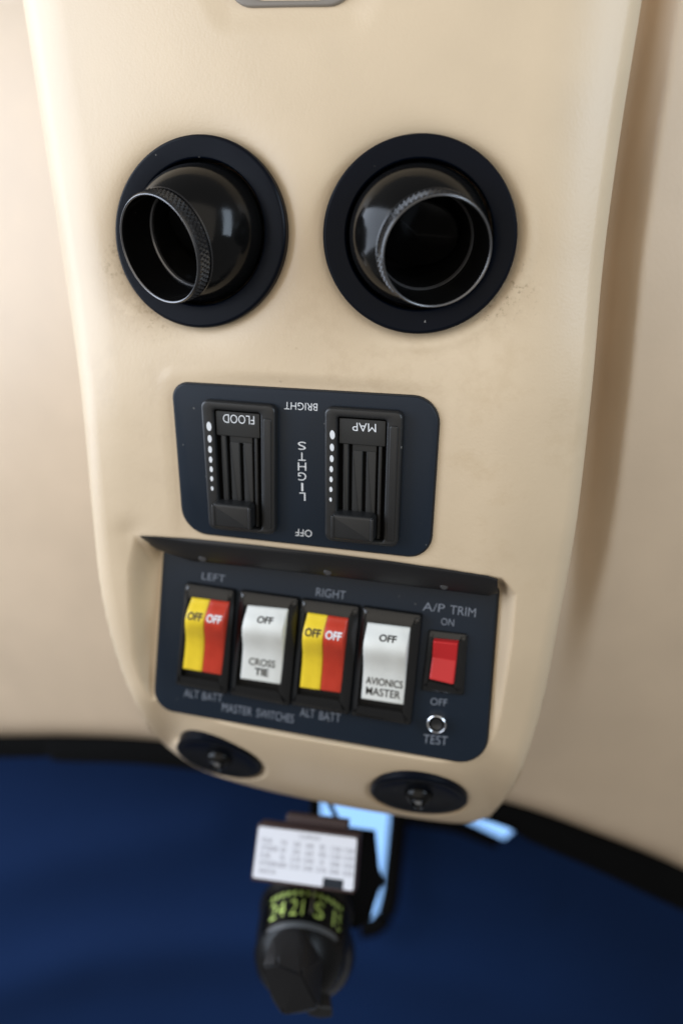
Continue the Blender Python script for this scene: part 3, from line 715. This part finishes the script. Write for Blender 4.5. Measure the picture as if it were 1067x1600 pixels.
for f in r[2]:
    cc = V2[list(f)].mean(0); a = np.array([[cc[0]]]); b = np.array([[cc[1]]])
    if inside(a, b, HOLE1)[0, 0] or inside(a, b, HOLE2)[0, 0]: continue
    F2.append(list(f))
P3 = [at(u, v, cover_depth(u, v)) for u, v in V2]
nvv = len(P3); P3b = [p + np.array([0, 0.0015, 0]) for p in P3]
ed = {}
for f in F2:
    for a, b in zip(f, f[1:] + f[:1]): ed[(a, b)] = ed.get((a, b), 0) + 1
rimf = [[a, b, b + nvv, a + nvv] for (a, b) in ed if (b, a) not in ed]
cvr = mesh_obj('windscreen_cover', P3 + P3b, F2 + [[i + nvv for i in f][::-1] for f in F2] + rimf, M_cover, None, 60)
tag(cvr, 'dark blue fabric cover hanging over the windscreen behind the compass', 'windscreen cover')
# the black seal round the larger gap
mb = MB(); pth = resample([(560, 1238), (600, 1246), (618, 1262), (617, 1300), (610, 1368), (606, 1402), (597, 1432), (582, 1448), (560, 1452)], 40)
mb.add(*tube([at(u + 3, v, 0.645) for u, v in pth], 0.0052, 10))
mb.add(*tube([at(u, v, 0.648) for u, v in resample([(612, 1272), (660, 1283), (710, 1292), (752, 1308), (776, 1318)], 20)], 0.0034, 10))
sl = mb.build('rubber_seal', M_trim); tag(sl, 'black rubber seal round the bright gap beside the compass', 'seal')

M_sky = bpy.data.materials.new('pale_blue_sky'); M_sky.use_nodes = True; nt = M_sky.node_tree; nt.nodes.clear()
em = nt.nodes.new('ShaderNodeEmission'); om = nt.nodes.new('ShaderNodeOutputMaterial'); em.inputs['Color'].default_value = (0.29, 0.55, 1.0, 1); em.inputs['Strength'].default_value = 1.4
nt.links.new(em.outputs[0], om.inputs[0])
sk = mesh_obj('sky', [at(u, v, 1.6) for u, v in ((-800, 700), (2000, 700), (2000, 2200), (-800, 2200))], [[0, 1, 2, 3]], M_sky, None, None)
tag(sk, 'pale blue daylight outside the windscreen', 'sky', kind='structure')

# ------------------------------------------------------------------ magnetic compass under the console
DC = 0.475; kc = DC/F
cc = at(474, 1457, DC)
comp = thing('magnetic_compass', cc, 'black magnetic compass with green numerals hanging under the console, white card on top', 'compass')
roll = math.radians(9); e = math.radians(56)
upv = np.array([math.sin(roll)*math.cos(e), math.sin(e), math.cos(roll)*math.cos(e)]); upv = unit(upv)
M_house = mat('compass_housing_black', (0.004, 0.004, 0.004), 0.35, spec=0.2)
M_nub = mat('compass_cover_black', (0.007, 0.007, 0.008), 0.5, spec=0.35, bump=0.1, bscale=1500)
M_band = mat('dial_band_grey', (0.10, 0.105, 0.11), 0.5)
# drum-shaped housing, open at the front window
x, y, nU = axes(upv, (0, -1, 0.2))
fr = unit(np.array([0, -1, 0]) - upv*np.dot([0, -1, 0], upv)); rt = np.cross(upv, fr); rt = rt if rt[0] > 0 else -rt
def cyl(a, r, h): return cc + (rt*math.sin(a) + fr*math.cos(a))*r + upv*h
RH = 72*kc
prof = [(0.35, -1.40), (0.62, -1.30), (0.84, -1.05), (0.96, -0.65), (1.0, -0.15), (1.0, 0.42), (0.97, 0.62), (0.80, 0.74), (0.2, 0.78)]
mb = MB()
angs = np.linspace(math.radians(52), math.radians(360 - 62), 60)
mb.add(*loft([[cyl(a, RH*r_, RH*h_) for a in angs] for r_, h_ in prof], False, False, False))
mb.add(*lathe([(RH*0.99, RH*0.42), (RH*1.03, RH*0.46), (RH*1.03, RH*0.66), (RH*0.9, RH*0.75), (RH*0.2, RH*0.78)], cc, upv, 64))
mb.add(*lathe([(RH*0.985, -RH*0.60), (RH*0.97, -RH*0.70), (RH*0.86, -RH*1.02), (RH*0.62, -RH*1.30), (RH*0.1, -RH*1.42)], cc, upv, 64))
mb.build('housing', M_house, comp, 40)
mb = MB(); RD = 65*kc
mb.add(*lathe([(RD*0.3, RH*0.40), (RD, RH*0.42), (RD, -RH*0.36), (RD*0.985, -RH*0.38)], cc, upv, 72)); dl = mb.build('dial', M_void, comp)
mb = MB(); mb.add(*lathe([(RD*0.985, -RH*0.38), (RD*0.99, -RH*0.39), (RD*0.97, -RH*0.52), (RD*0.90, -RH*0.54)], cc, upv, 72)); mb.build('dial_band', M_band, dl)
mb = MB()
for word, a0, a1 in (('24', -56, -31), ('21', -24, -6), ('S', 9, 22), ('15', 38, 58), ('12', 72, 92)):
    V, Fc = text_geo(word, -0.012); mb.add([cyl(math.radians(a0 + (a1-a0)*xx), RD*1.02, RH*(-0.24 + 0.39*yy)) for xx, yy in V], Fc)
for a in range(-65, 100, 9):
    w_ = 1.8; hi = 0.37; lo = 0.26
    mb.add([cyl(math.radians(a-w_), RD*1.02, RH*lo), cyl(math.radians(a+w_), RD*1.02, RH*lo), cyl(math.radians(a+w_), RD*1.02, RH*hi), cyl(math.radians(a-w_), RD*1.02, RH*hi)], [[0, 1, 2, 3]])
mb.build('numerals', M_lume, dl)
mb = MB(); mb.add(*tube([cyl(math.radians(4), RD*1.08, RH*0.5), cyl(math.radians(4), RD*1.08, -RH*0.20)], 0.0004, 8)); mb.build('lubber_line', M_grey, comp)
# right-hand bright rim of the bowl
M_bowl = mat('bowl_rim_plastic', (0.010, 0.010, 0.011), 0.16, spec=0.6)
bcen = at(488, 1490, 0.486); br = 67*0.486/F
mb = MB(); mb.add(*lathe([(br*math.sin(a), br*math.cos(a)*1.05) for a in np.linspace(0.01, math.pi - 0.01, 40)], bcen, upv, 56)); mb.build('bowl', M_bowl, comp, None)
# faceted adjuster cover in front
pts = [at(u, v, d - 0.022) for u, v, d in ((410, 1511, 0.446), (432, 1508, 0.443), (471, 1523, 0.442), (497, 1573, 0.447), (443, 1586, 0.450), (424, 1560, 0.450),
                                   (424, 1468, 0.456), (438, 1452, 0.460), (462, 1448, 0.462), (482, 1464, 0.460), (504, 1500, 0.458), (500, 1566, 0.460), (412, 1506, 0.460), (440, 1584, 0.468), (496, 1580, 0.468), (470, 1450, 0.470))]
bm = bmesh.new(); [bm.verts.new(tuple(p)) for p in pts]; r = bmesh.ops.convex_hull(bm, input=bm.verts)
bmesh.ops.delete(bm, geom=[g for g in bm.verts if not g.link_faces], context='VERTS')
bmesh.ops.bevel(bm, geom=bm.edges[:], offset=0.0007, segments=2, affect='EDGES', clamp_overlap=True); bm.verts.index_update()
mesh_obj('adjuster_cover', [v.co[:] for v in bm.verts], [[v.index for v in f.verts] for f in bm.faces], M_nub, comp, 40); bm.free()
cpl = (at(505, 1580, 0.442), unit([0.1, -1, -0.3])); mb = MB()
mb.add(*slab(round_poly([hit(u, v, cpl) for u, v in ((484, 1572), (519, 1575), (520, 1590), (500, 1592), (480, 1587))], 0.001, 4), cpl[1], -0.008, 0.0, 0.0006)); mb.build('latch', M_bezel, comp)
# correction card in its holder
cp = (at(478, 1340, 0.452), unit([-0.16, -1, 0.10])); nC = cp[1]
CQ = Quad(cp, [(404.5, 1291), (557.5, 1310), (551.5, 1392), (394.5, 1371)])
mb = MB(); mb.add(*slab(CQ.rect(-0.015, -0.055, 1.012, 1.065, 0.0008, 4), nC, -0.010, -0.0004, 0.0005))
mb.add(*slab(CQ.rect(0.22, -0.22, 0.86, 0.3, 0.0006, 4), nC, -0.016, -0.0102, 0.0004)); ch = mb.build('card_holder', M_brown, comp)
mb = MB(); mb.add(*slab(CQ.rect(0, 0, 1, 1, 0.0009, 5), nC, -0.0006, 0.0, 0.0)); cd = mb.build('correction_card', M_card, ch)
M_smudge = mat('faded_card_print', (0.30, 0.30, 0.34), 0.6)
mb = MB()
def cw(word, a0, a1, b0, b1):
    V, Fc = text_geo(word); mb.add([CQ.pt(a0 + (a1-a0)*xx, b1 + (b0-b1)*yy, 0.0001) for xx, yy in V], Fc)
cw('COMPASS', 0.42, 0.63, 0.06, 0.13)
for b, rowl, nums in ((0.20, 'FOR', ('N', '30', '60', 'E', '120', '150')), (0.345, 'STEER', ('0', '30', '60', '90', '120', '150')), (0.49, 'FOR', ('S', '210', '240', 'W', '300', '330')), (0.635, 'STEER', ('180', '210', '240', '270', '300', '330'))):
    cw(rowl, 0.05, 0.05 + 0.035*len(rowl), b + 0.01, b + 0.10)
    for i, s_ in enumerate(nums):
        a = 0.275 + 0.132*i; cw(s_, a - 0.012*len(s_) - 0.012, a + 0.012*len(s_) + 0.012, b + 0.01, b + 0.10)
cw('RADIO ON', 0.06, 0.22, 0.80, 0.88)
mb.build('lettering', M_smudge, cd)
mb = MB(); mb.add(*slab(CQ.rect(0.70, 0.82, 0.90, 1.0), nC, -0.0001, 0.0001)); mb.build('card_stamp', M_navy, cd)
# bracket plate and stay rod
bp_ = (at(560, 1350, 0.50), unit([0, -1, 0])); mb = MB()
mb.add(*slab([hit(u, v, bp_) for u, v in ((470, 1300), (534, 1296), (587, 1303), (593, 1362), (599, 1378), (593, 1388), (586, 1408), (578, 1434), (556, 1450), (520, 1440), (470, 1400))], bp_[1], -0.006, 0.002, 0.0008))
mb.build('bracket', M_trim, comp)
mb = MB(); mb.add(*tube([at(513, 1252, 0.49), at(536, 1298, 0.495)], 0.0011, 8)); mb.add(*tube([at(492, 1246, 0.50), at(492, 1310, 0.50)], 0.0022, 8)); mb.build('stay_rod', M_trim, comp)
M_glass = bpy.data.materials.new('bowl_glass'); M_glass.use_nodes = True; nt = M_glass.node_tree; nt.nodes.clear()
g1 = nt.nodes.new('ShaderNodeBsdfTransparent'); g2 = nt.nodes.new('ShaderNodeBsdfGlossy'); g2.inputs['Roughness'].default_value = 0.12
mx = nt.nodes.new('ShaderNodeMixShader'); fz = nt.nodes.new('ShaderNodeFresnel'); om = nt.nodes.new('ShaderNodeOutputMaterial'); fz.inputs['IOR'].default_value = 1.25
nt.links.new(fz.outputs[0], mx.inputs[0]); nt.links.new(g1.outputs[0], mx.inputs[1]); nt.links.new(g2.outputs[0], mx.inputs[2]); nt.links.new(mx.outputs[0], om.inputs[0])
mb = MB(); angs = np.linspace(math.radians(-62), math.radians(52), 30)
mb.add(*loft([[cyl(a, RH*r_, RH*h_) for a in angs] for r_, h_ in ((0.99, 0.44), (1.0, 0.1), (0.985, -0.60))], False, False, False)); mb.build('window', M_glass, comp)

for o in list(SC.objects):
    if '_org' in o: del o['_org']
